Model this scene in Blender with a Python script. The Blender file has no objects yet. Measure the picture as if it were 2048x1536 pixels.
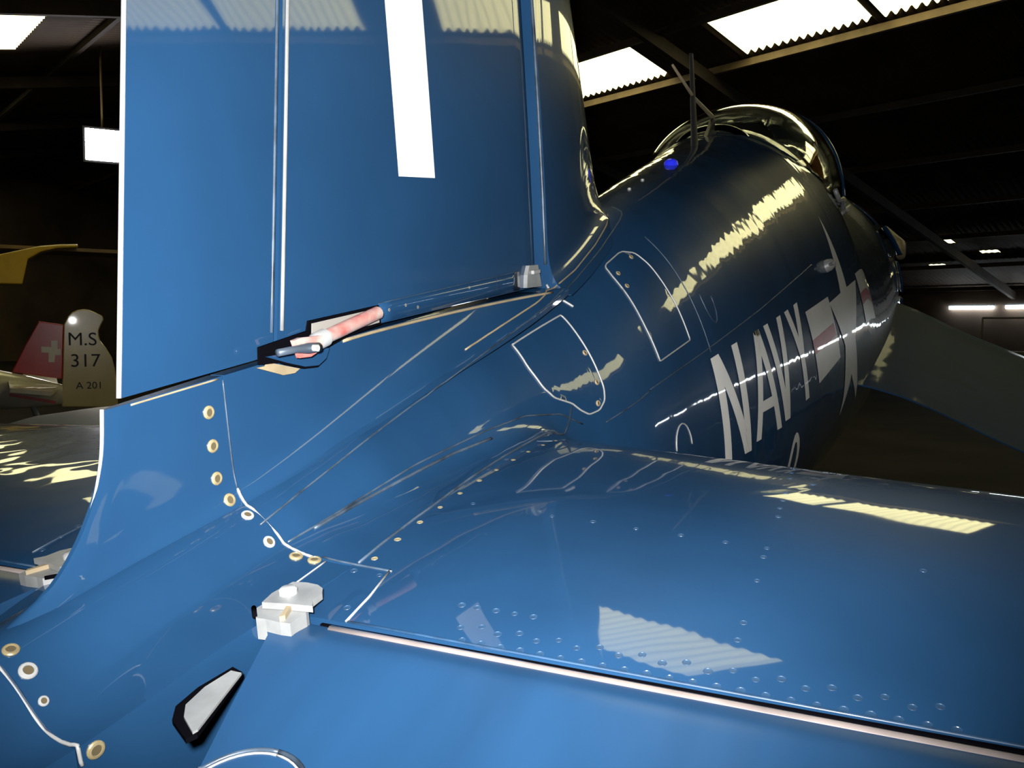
import bpy, bmesh, math, random
from mathutils import Vector, Matrix
from mathutils.bvhtree import BVHTree
R_ = math.radians
random.seed(7)
scn = bpy.context.scene
COL = scn.collection

# ------------------------------------------------------------------ camera, world, flash, exposure
EYE = 1.8
PITCH = R_(7.6)                                   # tail-dragger sitting nose up
ROT = Matrix.Rotation(-PITCH, 3, 'Y')             # aircraft axes -> world
CAM_A = Vector((-0.55914, -0.62498, 0.33))        # lens in aircraft axes (x forward, y left, z up)
ORG = Vector((0, 0, EYE - (ROT @ CAM_A).z))       # aircraft datum in the world
CAM_AXES = Matrix(((0.39837655, 0.19085986, -0.89714471),
                   (-0.916145, 0.03541398, -0.39927959),
                   (-0.04443499, 0.98097827, 0.18896341)))
cam = bpy.data.cameras.new('camera'); cam.sensor_width = 36; cam.lens = 36 * 1688.29 / 2048
cam.clip_start = 0.02; cam.clip_end = 200
camo = bpy.data.objects.new('camera', cam); COL.objects.link(camo)
CAM_W = ROT @ CAM_A + ORG
camo.matrix_world = Matrix.Translation(CAM_W) @ (ROT @ CAM_AXES).to_4x4()
scn.camera = camo

w = bpy.data.worlds.new('World'); scn.world = w; w.use_nodes = True
w.node_tree.nodes['Background'].inputs[0].default_value = (0.55, 0.6, 0.7, 1)
w.node_tree.nodes['Background'].inputs[1].default_value = 0.01

fl = bpy.data.lights.new('camera_flash', 'SPOT')  # the flash beside the lens that lit this photograph
fl.energy = 225; fl.color = (1.0, 0.98, 0.96); fl.shadow_soft_size = 0.018
fl.spot_size = R_(88); fl.spot_blend = 0.90
flo = bpy.data.objects.new('camera_flash', fl); COL.objects.link(flo)
M3 = ROT @ CAM_AXES
aim = M3 @ Vector((0.02, 0.03, -1.0))
flo.rotation_euler = aim.to_track_quat('-Z', 'Y').to_euler()
flo.location = CAM_W + M3 @ Vector((-0.035, 0.045, 0.01))

scn.view_settings.view_transform = 'Standard'
scn.view_settings.look = 'None'
scn.view_settings.gamma = 1
scn.view_settings.use_curve_mapping = False
scn.view_settings.exposure = 0.0

# ------------------------------------------------------------------ materials
def mat(name, col, rough=0.5, metal=0.0, coat=0.0, coat_r=0.03, emis=None, estr=0.0, var=0.0, vscale=6.0,
        bump=0.0, bscale=8.0, spec=0.5, trans=0.0, ior=1.45, vcol=None, stretch=None):
    m = bpy.data.materials.new(name); m.use_nodes = True
    nt = m.node_tree; b = nt.nodes['Principled BSDF']
    b.inputs['Base Color'].default_value = (*col, 1)
    b.inputs['Roughness'].default_value = rough
    b.inputs['Metallic'].default_value = metal
    b.inputs['Coat Weight'].default_value = coat
    b.inputs['Coat Roughness'].default_value = coat_r
    b.inputs['Specular IOR Level'].default_value = spec
    b.inputs['Transmission Weight'].default_value = trans
    b.inputs['IOR'].default_value = ior
    if emis:
        b.inputs['Emission Color'].default_value = (*emis, 1); b.inputs['Emission Strength'].default_value = estr
    if var or bump:
        tc = nt.nodes.new('ShaderNodeTexCoord')
        src = tc.outputs['Object']
        if stretch:
            mp = nt.nodes.new('ShaderNodeMapping'); mp.inputs['Scale'].default_value = stretch
            nt.links.new(src, mp.inputs[0]); src = mp.outputs[0]
    if var:
        n = nt.nodes.new('ShaderNodeTexNoise'); n.inputs['Scale'].default_value = vscale; n.inputs['Detail'].default_value = 6
        nt.links.new(src, n.inputs['Vector'])
        mx = nt.nodes.new('ShaderNodeMix'); mx.data_type = 'RGBA'
        c2 = vcol if vcol else tuple(c * (1 - var) for c in col)
        mx.inputs[6].default_value = (*col, 1); mx.inputs[7].default_value = (*c2, 1)
        rp = nt.nodes.new('ShaderNodeValToRGB'); rp.color_ramp.elements[0].position = 0.4; rp.color_ramp.elements[1].position = 0.68
        nt.links.new(n.outputs['Fac'], rp.inputs[0]); nt.links.new(rp.outputs[0], mx.inputs[0])
        nt.links.new(mx.outputs[2], b.inputs['Base Color'])
    if bump:
        n2 = nt.nodes.new('ShaderNodeTexNoise'); n2.inputs['Scale'].default_value = bscale; n2.inputs['Detail'].default_value = 2
        nt.links.new(src, n2.inputs['Vector'])
        bp = nt.nodes.new('ShaderNodeBump'); bp.inputs['Strength'].default_value = 1.0; bp.inputs['Distance'].default_value = bump
        nt.links.new(n2.outputs['Fac'], bp.inputs['Height'])
        nt.links.new(bp.outputs[0], b.inputs['Normal'])
        if coat: nt.links.new(bp.outputs[0], b.inputs['Coat Normal'])
    return m

NAVY = (0.0100, 0.0405, 0.098)
M = {}
M['navy'] = mat('sea_blue_gloss_paint', NAVY, rough=0.34, coat=1.0, coat_r=0.03, var=0.25, vscale=3.0, bump=0.0010, bscale=5.0, spec=0.10)
M['navy_fuse'] = mat('sea_blue_fuselage_paint', NAVY, rough=0.34, coat=1.0, coat_r=0.035, var=0.25, vscale=2.0, bump=0.0030, bscale=3.0, spec=0.10, stretch=(2.4, .5, .5))
M['navy_dark'] = mat('sea_blue_fin_paint', NAVY, rough=0.38, coat=1.0, coat_r=0.03, var=0.2, vscale=3.0, bump=0.0008, bscale=4.0, spec=0.10)
M['navy_wavy'] = mat('sea_blue_rippled_paint', NAVY, rough=0.34, coat=1.0, coat_r=0.03, var=0.25, vscale=3.0, bump=0.006, bscale=6.0, spec=0.10)
M['navy_fabric'] = mat('sea_blue_doped_fabric', NAVY, rough=0.30, var=0.25, vscale=3.0, bump=0.002, bscale=4.0, spec=0.5, stretch=(.4, 3.0, 1))
M['navy_wing'] = mat('sea_blue_wing_paint', NAVY, rough=0.5, coat=.12, coat_r=.05, var=0.25, vscale=3.0, bump=0.003, bscale=3.0, spec=0.04)
M['white'] = mat('white_marking_paint', (0.82, 0.82, 0.78), rough=0.35, coat=0.5, var=0.08, vscale=9)
M['red'] = mat('red_marking_paint', (0.45, 0.035, 0.03), rough=0.35, coat=0.5, var=0.2, vscale=9)
M['chip_and_glint'] = mat('bare_edge_and_glint_paint', (0.30, 0.31, 0.31), rough=0.4, metal=0.1)  # light edge colour, shared by chipped edges and the painted trailing-edge glints
M['seam'] = mat('worn_panel_seam', (0.05, 0.075, 0.11), rough=0.4, metal=0.1, var=0.7, vscale=30)
M['gap'] = mat('black_gap', (0.002, 0.002, 0.003), rough=0.9, spec=0.0)
M['metal'] = mat('bare_aluminium', (0.24, 0.25, 0.25), rough=0.45, metal=0.2, var=0.3, vscale=25)
M['brass'] = mat('cadmium_screw', (0.30, 0.25, 0.14), rough=0.35, metal=0.3, var=0.3, vscale=60)
M['tan'] = mat('worn_primer_edge', (0.26, 0.21, 0.13), rough=0.5, var=0.3, vscale=20)
M['rubber'] = mat('tyre_rubber', (0.02, 0.02, 0.02), rough=0.7)
M['strut'] = mat('grey_gear_paint', (0.25, 0.27, 0.28), rough=0.4)
M['black'] = mat('matt_black_paint', (0.012, 0.012, 0.014), rough=0.5)
M['blue_lens'] = mat('blue_lens', (0.02, 0.03, 0.75), rough=0.15, emis=(0.03, 0.04, 0.9), estr=0.25)
M['glass'] = mat('canopy_perspex', (0.93, 0.95, 0.93), rough=0.02, trans=1.0, ior=1.49)
M['orange'] = mat('orange_harness', (0.75, 0.28, 0.03), rough=0.6)

# ------------------------------------------------------------------ helpers
def link(o, parent=None):
    COL.objects.link(o)
    if parent: o.parent = parent
    return o
def me_obj(name, vs, fs, m, parent=None, smooth=True, sharp=None):
    me = bpy.data.meshes.new(name); me.from_pydata([tuple(v) for v in vs], [], fs); me.update()
    bm = bmesh.new(); bm.from_mesh(me)
    bmesh.ops.remove_doubles(bm, verts=bm.verts, dist=1e-6)
    bmesh.ops.recalc_face_normals(bm, faces=bm.faces)
    bm.to_mesh(me); bm.free()
    if m: me.materials.append(m)
    if smooth:
        me.polygons.foreach_set('use_smooth', [True] * len(me.polygons))
        if sharp is not None: me.set_sharp_from_angle(angle=R_(sharp))
    o = bpy.data.objects.new(name, me)
    return link(o, parent)
def tag(o, label=None, cat=None, group=None, kind=None):
    if label: o['label'] = label
    if cat: o['category'] = cat
    if group: o['group'] = group
    if kind: o['kind'] = kind
    return o
def empty(name, loc=(0, 0, 0), parent=None):
    o = bpy.data.objects.new(name, None); o.location = loc; o.empty_display_size = 0.1
    return link(o, parent)
def grid_faces(nu, nv, off=0, closed_v=False):
    fs = []
    for i in range(nu - 1):
        for j in range(nv if closed_v else nv - 1):
            k = (j + 1) % nv
            fs.append((off + i * nv + j, off + i * nv + k, off + (i + 1) * nv + k, off + (i + 1) * nv + j))
    return fs
def loft(name, rings, m, parent=None, cap=True, closed=True, smooth=True, sharp=None):
    nv = len(rings[0]); vs = [v for r in rings for v in r]
    fs = grid_faces(len(rings), nv, 0, closed)
    if cap and closed:
        fs.append(tuple(range(nv))[::-1]); fs.append(tuple(range((len(rings) - 1) * nv, len(rings) * nv)))
    return me_obj(name, vs, fs, m, parent, smooth, sharp)
def box_v(c, s):
    x, y, z = c; a, b, d = s[0] / 2, s[1] / 2, s[2] / 2
    vs = [(x + i * a, y + j * b, z + k * d) for i in (-1, 1) for j in (-1, 1) for k in (-1, 1)]
    fs = [(0, 1, 3, 2), (4, 6, 7, 5), (0, 4, 5, 1), (2, 3, 7, 6), (0, 2, 6, 4), (1, 5, 7, 3)]
    return vs, fs
class MB:
    def __init__(s): s.v = []; s.f = []
    def add(s, vs, fs):
        o = len(s.v); s.v += [tuple(v) for v in vs]; s.f += [tuple(i + o for i in f) for f in fs]; return s
    def box(s, c, sz): return s.add(*box_v(c, sz))
    def obox(s, p0, p1, wd, ht, up=(0, 0, 1)):
        p0 = Vector(p0); p1 = Vector(p1); d = (p1 - p0).normalized(); up = Vector(up)
        a = d.cross(up).normalized() * wd / 2; b = a.cross(d).normalized() * ht / 2
        vs = [p + i * a + j * b for p in (p0, p1) for i in (-1, 1) for j in (-1, 1)]
        return s.add(vs, [(0, 1, 3, 2), (4, 6, 7, 5), (0, 4, 5, 1), (2, 3, 7, 6), (0, 2, 6, 4), (1, 5, 7, 3)])
    def tube(s, pts, r, n=8, cap=True):
        pts = [Vector(p) for p in pts]; rings = []
        rr = r if isinstance(r, (list, tuple)) else [r] * len(pts)
        prev = None
        for i, p in enumerate(pts):
            d = (pts[min(i + 1, len(pts) - 1)] - pts[max(i - 1, 0)]).normalized()
            a = prev if prev is not None else (Vector((0, 0, 1)) if abs(d.z) < .9 else Vector((1, 0, 0)))
            a = (a - d * a.dot(d)).normalized(); prev = a; b = d.cross(a)
            rings.append([p + rr[i] * (math.cos(t) * a + math.sin(t) * b) for t in [2 * math.pi * k / n for k in range(n)]])
        vs = [v for q in rings for v in q]; fs = grid_faces(len(pts), n, 0, True)
        if cap: fs += [tuple(range(n))[::-1], tuple(range((len(pts) - 1) * n, len(pts) * n))]
        return s.add(vs, fs)
    def lathe(s, prof, c=(0, 0, 0), ax=(0, 0, 1), n=20):
        ax = Vector(ax).normalized(); a = ax.orthogonal().normalized(); b = ax.cross(a); c = Vector(c)
        vs = [c + ax * h + r * (math.cos(t) * a + math.sin(t) * b) for r, h in prof for t in [2 * math.pi * k / n for k in range(n)]]
        fs = grid_faces(len(prof), n, 0, True)
        if prof[0][0] > 1e-6: fs.append(tuple(range(n))[::-1])
        if prof[-1][0] > 1e-6: fs.append(tuple(range((len(prof) - 1) * n, len(prof) * n)))
        return s.add(vs, fs)
    def prism(s, poly, d):
        n = len(poly); d = Vector(d); poly = [Vector(p) for p in poly]
        return s.add(poly + [p + d for p in poly], [tuple(range(n))[::-1], tuple(range(n, 2 * n))] + [(i, (i + 1) % n, n + (i + 1) % n, n + i) for i in range(n)])
    def build(s, name, m, parent=None, smooth=False, sharp=None): return me_obj(name, s.v, s.f, m, parent, smooth, sharp)
def lerp(a, b, t): return a + (b - a) * t
def interp(tab, x):                                # monotone-ish cubic through a table of (x, values...)
    n = len(tab)
    if x <= tab[0][0]: return tab[0][1:]
    if x >= tab[-1][0]: return tab[-1][1:]
    for i in range(n - 1):
        if x <= tab[i + 1][0]: break
    h = tab[i + 1][0] - tab[i][0]; t = (x - tab[i][0]) / h; out = []
    for k in range(1, len(tab[0])):
        def sl(j):
            if j <= 0 or j >= n - 1:
                j0, j1 = (0, 1) if j <= 0 else (n - 2, n - 1)
                return (tab[j1][k] - tab[j0][k]) / (tab[j1][0] - tab[j0][0])
            d0 = (tab[j][k] - tab[j - 1][k]) / (tab[j][0] - tab[j - 1][0]); d1 = (tab[j + 1][k] - tab[j][k]) / (tab[j + 1][0] - tab[j][0])
            return 0 if d0 * d1 <= 0 else 2 * d0 * d1 / (d0 + d1)
        m0, m1 = sl(i) * h, sl(i + 1) * h; a, b = tab[i][k], tab[i + 1][k]
        out.append((2 * t**3 - 3 * t**2 + 1) * a + (t**3 - 2 * t**2 + t) * m0 + (-2 * t**3 + 3 * t**2) * b + (t**3 - t**2) * m1)
    return out
def bez(p, t):
    a, b, c, d = p; u = 1 - t
    return (u**3 * a[0] + 3 * u * u * t * b[0] + 3 * u * t * t * c[0] + t**3 * d[0], u**3 * a[1] + 3 * u * u * t * b[1] + 3 * u * t * t * c[1] + t**3 * d[1])
def smooth01(t): t = max(0, min(1, t)); return t * t * (3 - 2 * t)

# ------------------------------------------------------------------ the hangar (axes: J along the ridge, H across to the right)
AZ = R_(65.25)
J = Vector((math.cos(AZ), math.sin(AZ), 0)); H = Vector((math.sin(AZ), -math.cos(AZ), 0))
BASE = Vector((CAM_W.x, CAM_W.y, 0))
def hw(h, j, z): return BASE + H * h + J * j + Vector((0, 0, z))
SL = math.tan(R_(12)); RIDGE = 9.0
def roof_z(h): return 7.36 + (15.2 - h) * SL if h >= RIDGE else 7.36 + (15.2 - RIDGE) * SL - (RIDGE - h) * SL
HL, HR, J0, J1 = -16.0, 34.0, -14.0, 44.0
M['floor'] = mat('hangar_concrete', (0.022, 0.020, 0.017), rough=0.9, spec=0.1, var=0.4, vscale=0.8)
M['roof'] = mat('fibre_cement_sheet', (0.095, 0.065, 0.043), rough=0.8, var=0.5, vscale=0.7)
M['beam'] = mat('lit_beam_tan', (0.22, 0.155, 0.085), rough=0.7, var=0.4, vscale=2)  # lighter beam colour, paints the skylight glow onto the purlin beside it
M['beam_dark'] = mat('unlit_beam_dark', (0.045, 0.032, 0.022), rough=0.8, var=0.4, vscale=2)  # same beams in a darker colour where the skylights don't light them
M['wall'] = mat('hangar_wall_sheet', (0.11, 0.075, 0.052), rough=0.8, var=0.5, vscale=0.5)
M['sky'] = mat('daylit_translucent_sheet', (0.85, 0.83, 0.65), rough=0.6, emis=(1.0, 0.92, 0.48), estr=3.1)
M['lamp'] = mat('lamp_glass', (1, 1, 1), emis=(1, 0.97, 1.0), estr=45.0)
M['tube'] = mat('fluorescent_tube', (1, 1, 1), emis=(0.86, 0.95, 1.0), estr=22.0)
def quad_box(name, p, th, m, parent=None):           # slab from 4 corners, thickness along -z
    b = MB(); b.prism(p, (0, 0, -th)); return b.build(name, m, parent)
fl_o = quad_box('floor', [hw(HL, J0, 0), hw(HR, J0, 0), hw(HR, J1, 0), hw(HL, J1, 0)], 0.2, M['floor']); tag(fl_o, kind='structure')
def wall(name, a, b, zt0, zt1):
    mb = MB(); d = (b - a).normalized(); nrm = Vector((-d.y, d.x, 0)) * 0.2
    ps = [a, b, b + Vector((0, 0, zt1)), a + Vector((0, 0, zt0))]
    mb.prism(ps, nrm); o = mb.build(name, M['wall']); tag(o, kind='structure'); return o
wall('wall_right', hw(HR, J1, 0), hw(HR, J0, 0), roof_z(HR), roof_z(HR))
wall('wall_left', hw(HL, J0, 0), hw(HL, J1, 0), roof_z(HL), roof_z(HL))
def gable(name, j, sgn):
    mb = MB(); mb.prism([hw(HL, j, 0), hw(HR, j, 0), hw(HR, j, roof_z(HR)), hw(RIDGE, j, roof_z(RIDGE)), hw(HL, j, roof_z(HL))], J * 0.2 * sgn)
    o = mb.build(name, M['wall']); tag(o, kind='structure'); return o
gable('wall_back', J1, 1); gable('wall_front', J0, -1)

# corrugated roof with daylight sheets: H strips; each row has openings along J
def corr(j, h=0): return (0.045 if h < 25 else 0.008) * math.cos(2 * math.pi * j / 0.176)
def sheet(name, h0, h1, j0, j1, m, parent, dz=0.0, step=0.022):
    n = max(2, int((j1 - j0) / step)); vs = []; fs = []
    for i in range(n + 1):
        jj = j0 + (j1 - j0) * i / n
        for h in (h0, h1): vs.append(hw(h, jj, roof_z(h) + dz + corr(jj, h0)))
    for i in range(n): fs.append((2 * i, 2 * i + 1, 2 * i + 3, 2 * i + 2))
    return me_obj(name, vs, fs, m, parent, True)
SKY_ROWS = {   # row: (h0, h1, [(j0, j1), ...])
    'right_near': (13.72, 15.15, [(-12.4, -9.8), (-8.0, -5.5), (-5.3, -2.7), (-1.2, 0.3), (0.6, 3.4), (4.7, 7.15), (7.38, 9.97), (11.9, 15.0), (18.5, 21.0)]),
    'right_far': (27.75, 28.42, [(10.86, 11.35)]),
    'right_far2': (29.4, 29.66, [(9.95, 10.5)]),
    'right_far3': (30.68, 30.97, [(12.05, 12.58)]),
    'left_near': (3.6, 5.2, [(3.2, 5.7)]),
    'left': (2.4, 4.34, [(11.0, 13.8), (18.25, 21.1), (25.5, 28.3), (32.7, 35.5), (39.9, 42.7)]),
}
roof = empty('ceiling', hw(RIDGE, 0, 0)); tag(roof, kind='structure')
roof_inv = Matrix.Translation(-hw(RIDGE, 0, 0))
def roof_strip(h0, h1, rows):
    """one strip of roof between h0 and h1; rows = list of openings (j0, j1)"""
    j = J0
    for a, b in sorted(rows):
        o = sheet('roof_sheet', h0, h1, j, a, M['roof'], None, step=0.044 if h1 < 25 else 0.088); o.parent = roof; o.matrix_parent_inverse = roof_inv; j = b
        s = sheet('skylight_sheet', h0, h1, a, b, M['sky'], None); s.parent = roof; s.matrix_parent_inverse = roof_inv
    o = sheet('roof_sheet', h0, h1, j, J1, M['roof'], None, step=0.044); o.parent = roof; o.matrix_parent_inverse = roof_inv
hs = sorted({HL, RIDGE, HR} | {v for r in SKY_ROWS.values() for v in r[:2]})
for a, b in zip(hs[:-1], hs[1:]):
    rows = [rr for r in SKY_ROWS.values() if r[0] <= a + 1e-6 and r[1] >= b - 1e-6 for rr in r[2]]
    roof_strip(a, b, rows)
# purlins and rafters
def beam(name, p0, p1, wd, ht, parent=roof, m='beam_dark'):
    o = MB().obox(p0, p1, wd, ht).build(name, M[m]); o.parent = parent; o.matrix_parent_inverse = roof_inv; return o
for h in (-12, -8, -4, 0, 2.2, 5.5, 8.8, 9.2, 11.4, 13.5, 15.3, 18.3, 21.4, 24.5, 27.4, 30.6, 33.6):
    z = roof_z(h) - 0.13; beam('purlin', hw(h, J0, z), hw(h, J1, z), 0.09, 0.14, m='beam' if h == 15.3 else 'beam_dark')
for j in (-9.2, -2.0, 2.4, 10.9, 16.8, 23.2, 29.6, 36):
    beam('rafter', hw(HL, j, roof_z(HL) - 0.32), hw(RIDGE, j, roof_z(RIDGE) - 0.32), 0.12, 0.26)
    beam('rafter', hw(RIDGE, j, roof_z(RIDGE) - 0.32), hw(HR, j, roof_z(HR) - 0.32), 0.12, 0.26)

# ------------------------------------------------------------------ the blue naval fighter
AC = empty('fighter_aircraft', ORG); AC.rotation_euler = (0, -PITCH, 0)
tag(AC, 'glossy dark blue NAVY fighter aircraft filling the frame, seen from behind its tail', 'aircraft')

SEC = [  # x, crown z, keel z, half width, z of widest
    (-0.50, 0.000, -0.14, 0.030, -0.07), (-0.30, 0.018, -0.25, 0.075, -0.10), (-0.185, 0.030, -0.31, 0.10, -0.12), (0.10, 0.055, -0.42, 0.125, -0.15),
    (0.40, 0.110, -0.50, 0.165, -0.18), (0.90, 0.205, -0.60, 0.235, -0.20), (1.40, 0.350, -0.69, 0.322, -0.26), (2.00, 0.472, -0.77, 0.420, -0.30),
    (2.50, 0.562, -0.83, 0.492, -0.30), (2.95, 0.650, -0.87, 0.552, -0.30), (3.20, 0.670, -0.89, 0.580, -0.3), (3.45, 0.47, -0.91, 0.610, -0.3), (4.20, 0.46, -0.95, 0.675, -0.27),
    (4.60, 0.53, -0.97, 0.69, -0.25), (5.40, 0.48, -0.98, 0.715, -0.25), (6.60, 0.47, -0.97, 0.72, -0.25), (7.20, 0.40, -0.90, 0.65, -0.25), (7.45, 0.28, -0.78, 0.53, -0.25)]
FIL = [  # x, fillet start y, z, shelf y, z      (the concave fairing onto the tailplane)
    (-0.50, 0.026, -0.02, 0.034, -0.045), (-0.30, 0.050, -0.02, 0.075, -0.040), (-0.185, 0.060, -0.012, 0.102, -0.030), (-0.05, 0.064, 0.000, 0.130, -0.008), (0.10, 0.066, 0.014, 0.150, 0.000),
    (0.40, 0.098, 0.050, 0.156, 0.012), (0.62, 0.122, 0.055, 0.160, 0.004), (0.74, 0.140, 0.050, 0.165, -0.03), (0.90, 0.17, 0.02, 0.19, -0.03)]
NU, NF, NL = 20, 10, 18
def sec(x):
    """right half of the section, crown to keel: list of (y>=0, z)"""
    zt, zb, wd, zw = interp(SEC, x)
    E = []
    tot = NU + NF
    for i in range(tot + 1):
        a = math.pi / 2 * i / tot; E.append((wd * math.sin(a), zw + (zt - zw) * math.cos(a)))
    for i in range(1, NL + 1):
        a = math.pi / 2 * i / NL; E.append((wd * math.cos(a), zw + (zb - zw) * math.sin(a)))
    m = 1 - smooth01((x - 0.66) / 0.30)
    if m <= 0: return E
    yf, zf, ys, zs = interp(FIL, x)
    S = []
    for i in range(NU + 1):
        S.append(bez(((0, zt), (yf * .5, zt), (yf * .80, zf + (zt - zf) * .45), (yf, zf)), i / NU))
    for i in range(1, NF + 1):
        S.append(bez(((yf, zf), (yf + (ys - yf) * .22, zs + (zf - zs) * .35), (yf + (ys - yf) * .5, zs), (ys, zs)), i / NF))
    for i in range(1, NL + 1):
        S.append(bez(((ys, zs), (ys * 1.0, zs - .06), (wd * 1.05, zb * .75), (0, zb)), i / NL))
    return [(lerp(e[0], s_[0], m), lerp(e[1], s_[1], m)) for e, s_ in zip(E, S)]
def ring(x, off=0.0):
    h_ = sec(x); r = [Vector((x, -y, z)) for y, z in h_] + [Vector((x, y, z)) for y, z in h_[-2:0:-1]]
    return r
def frange(a, b, st): n = max(1, round((b - a) / st)); return [a + (b - a) * i / n for i in range(n + 1)]
def spine(x): return interp(SEC, x)[0]
tail_cap = loft('tail_cap', [ring(x) for x in frange(-0.50, -0.188, 0.03)], M['navy'], AC, sharp=60)
tail_cone = loft('tail_cone', [ring(x) for x in frange(-0.185, 0.098, 0.025)], M['navy'], AC, sharp=60)
fus = loft('fuselage_skin', [ring(x) for x in frange(0.101, 1.0, 0.04) + frange(1.05, 7.45, 0.08)], M['navy_fuse'], AC, sharp=60)

# --- fin post under the rudder, fin and rudder
def rud_t(x, z=0): return lerp(0.004, 0.046, max(0, min(1, (x + 0.04) / 0.94)))
def post_top(x): return interp([(-0.05, 0.183), (0.14, 0.190), (0.37, 0.200), (0.90, 0.206), (1.0, 0.21)], x)[0]
def te_x(z): return interp([(0.02, -0.19), (0.035, -0.14), (0.043, -0.117), (0.067, -0.089), (0.088, -0.073), (0.115, -0.058), (0.149, -0.047), (0.185, -0.041)], z)[0]
def post_side(x, z): return rud_t(x) * 0.9 + lerp(0.008, 0.055, smooth01((x + 0.02) / 0.85)) * math.exp(-max(0, z - spine(x)) / lerp(0.012, 0.030, smooth01(x / 0.8)))
def post_mesh(x0, x1, name):
    rows = []; nz = 22
    xs = [i / 40 for i in range(41)]
    vs = []
    for sgn in (-1, 1):
        for u in xs:
            for k in range(nz + 1):
                q = k / nz
                xb = lerp(x0(0), x1, u); z = lerp(spine(xb) - 0.012, post_top(xb), q ** 1.4)
                x = lerp(x0(z), x1, u); z = lerp(spine(x) - 0.012, post_top(x), q ** 1.4)
                y = post_side(x, z)
                if x1 > .5: pass
                elif u == 0: y = min(y, 0.0022)
                elif u < 0.12: y = lerp(0.0022, y, (u / 0.12) ** .6)
                vs.append((x, sgn * y, z))
    n = len(xs) * (nz + 1)
    fs = grid_faces(len(xs), nz + 1, 0) + grid_faces(len(xs), nz + 1, n)
    for i in range(len(xs) - 1): a = i * (nz + 1) + nz; fs.append((a, a + nz + 1, n + a + nz + 1, n + a))
    for k in range(nz): fs.append((k, k + 1, n + k + 1, n + k))
    b = (len(xs) - 1) * (nz + 1)
    for k in range(nz): fs.append((b + k, b + k + 1, n + b + k + 1, n + b + k))
    return me_obj(name, vs, fs, M['navy_dark'], AC, True, 40)
post_aft = post_mesh(te_x, 0.098, 'fin_post')
post_fwd = post_mesh(lambda z: 0.101, 0.905, 'fin_post')

def le_x(z): return 1.391 - 0.37 * (z - 0.323) - (0.25 * max(0, z - 0.95) ** 2)
FTOP = 1.42
def fin_t(c): return 0.056 * (1 - c ** 2.2) ** 0.75 + 0.006 * (1 - c) * 0
def fin_mesh():
    nc, nz = 30, 40; vs = []
    for sgn in (-1, 1):
        for i in range(nc + 1):
            c = math.sin(math.pi / 2 * i / nc) if i > nc * .0 else 0
            for k in range(nz + 1):
                q = (k / nz) ** 1.5
                xb = 0.907 + c * (1.40 - 0.907); zb = spine(xb) - 0.015
                z = lerp(zb, FTOP - 0.10 * c * c, q); x = 0.907 + c * (le_x(z) - 0.907)
                dz = max(0, z - zb)
                tp = 1 - 0.55 * smooth01((z - 0.3) / 1.1)
                y = fin_t(c) * tp + 0.045 * math.exp(-dz / 0.022) * (1 - c ** 8)
                x += 0.045 * c * math.exp(-dz / 0.03)
                if q > .93: y *= math.sqrt(max(0, 1 - ((q - .93) / .07) ** 2))
                vs.append((x, sgn * y, z))
    n = (nc + 1) * (nz + 1)
    fs = grid_faces(nc + 1, nz + 1, 0) + grid_faces(nc + 1, nz + 1, n)
    for k in range(nz): fs.append((k, k + 1, n + k + 1, n + k))
    return me_obj('vertical_fin', vs, fs, M['navy_dark'], AC, True, 50)
fin = fin_mesh()

def rte(z): return -0.022 + 0.178 * (z - 0.19)       # rudder trailing edge
def rtop(x): return 1.42 - 0.06 * max(0, 0.5 - x)
def rud_section(z, xa, xb, n=14, nose=False):
    """closed loop of (x, y): right side aft->fwd, then left side back"""
    pr = []
    for i in range(n + 1):
        x = lerp(xa, xb, i / n); tp = 1 - 0.5 * smooth01((z - .3) / 1.1)
        y = lerp(0.0028, 0.046, (x - rte(z)) / (0.895 - rte(z))) * tp
        if nose and x > 0.86: y *= math.sqrt(max(0.0, 1 - ((x - 0.86) / 0.0352) ** 2))
        pr.append((x, y))
    return [Vector((x, -y, z)) for x, y in pr] + [Vector((x, y, z)) for x, y in pr[::-1]]
def rud_bottom(x): return post_top(x) + 0.006
def rud_mesh(name, f0, f1, nose, n):
    rings = []
    zs = [0.0, .02, .05, .1, .16, .24, .32, .42, .55, .7, .85, .95, 1.0]
    for q in zs:
        r = []
        base = rud_section(0.2, f0(0.2), f1(0.2), n, nose)
        for idx, b in enumerate(base):
            z = lerp(rud_bottom(b.x), rtop(b.x), q)
            s_ = rud_section(z, f0(z), f1(z), n, nose)[idx]; 
            if q > .9: s_.y *= (1 - ((q - .9) / .1) ** 2 * .8)
            r.append(s_)
        rings.append(r)
    return loft(name, rings, M['navy_dark'], RUD, sharp=45)
RUD = empty('rudder', (0, 0, 0), AC)
TABW = 0.199
tab = rud_mesh('trim_tab', rte, lambda z: rte(z) + TABW - 0.003, False, 8)
rud = rud_mesh('rudder_body', lambda z: rte(z) + TABW + 0.003, lambda z: 0.895, True, 30)

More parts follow.
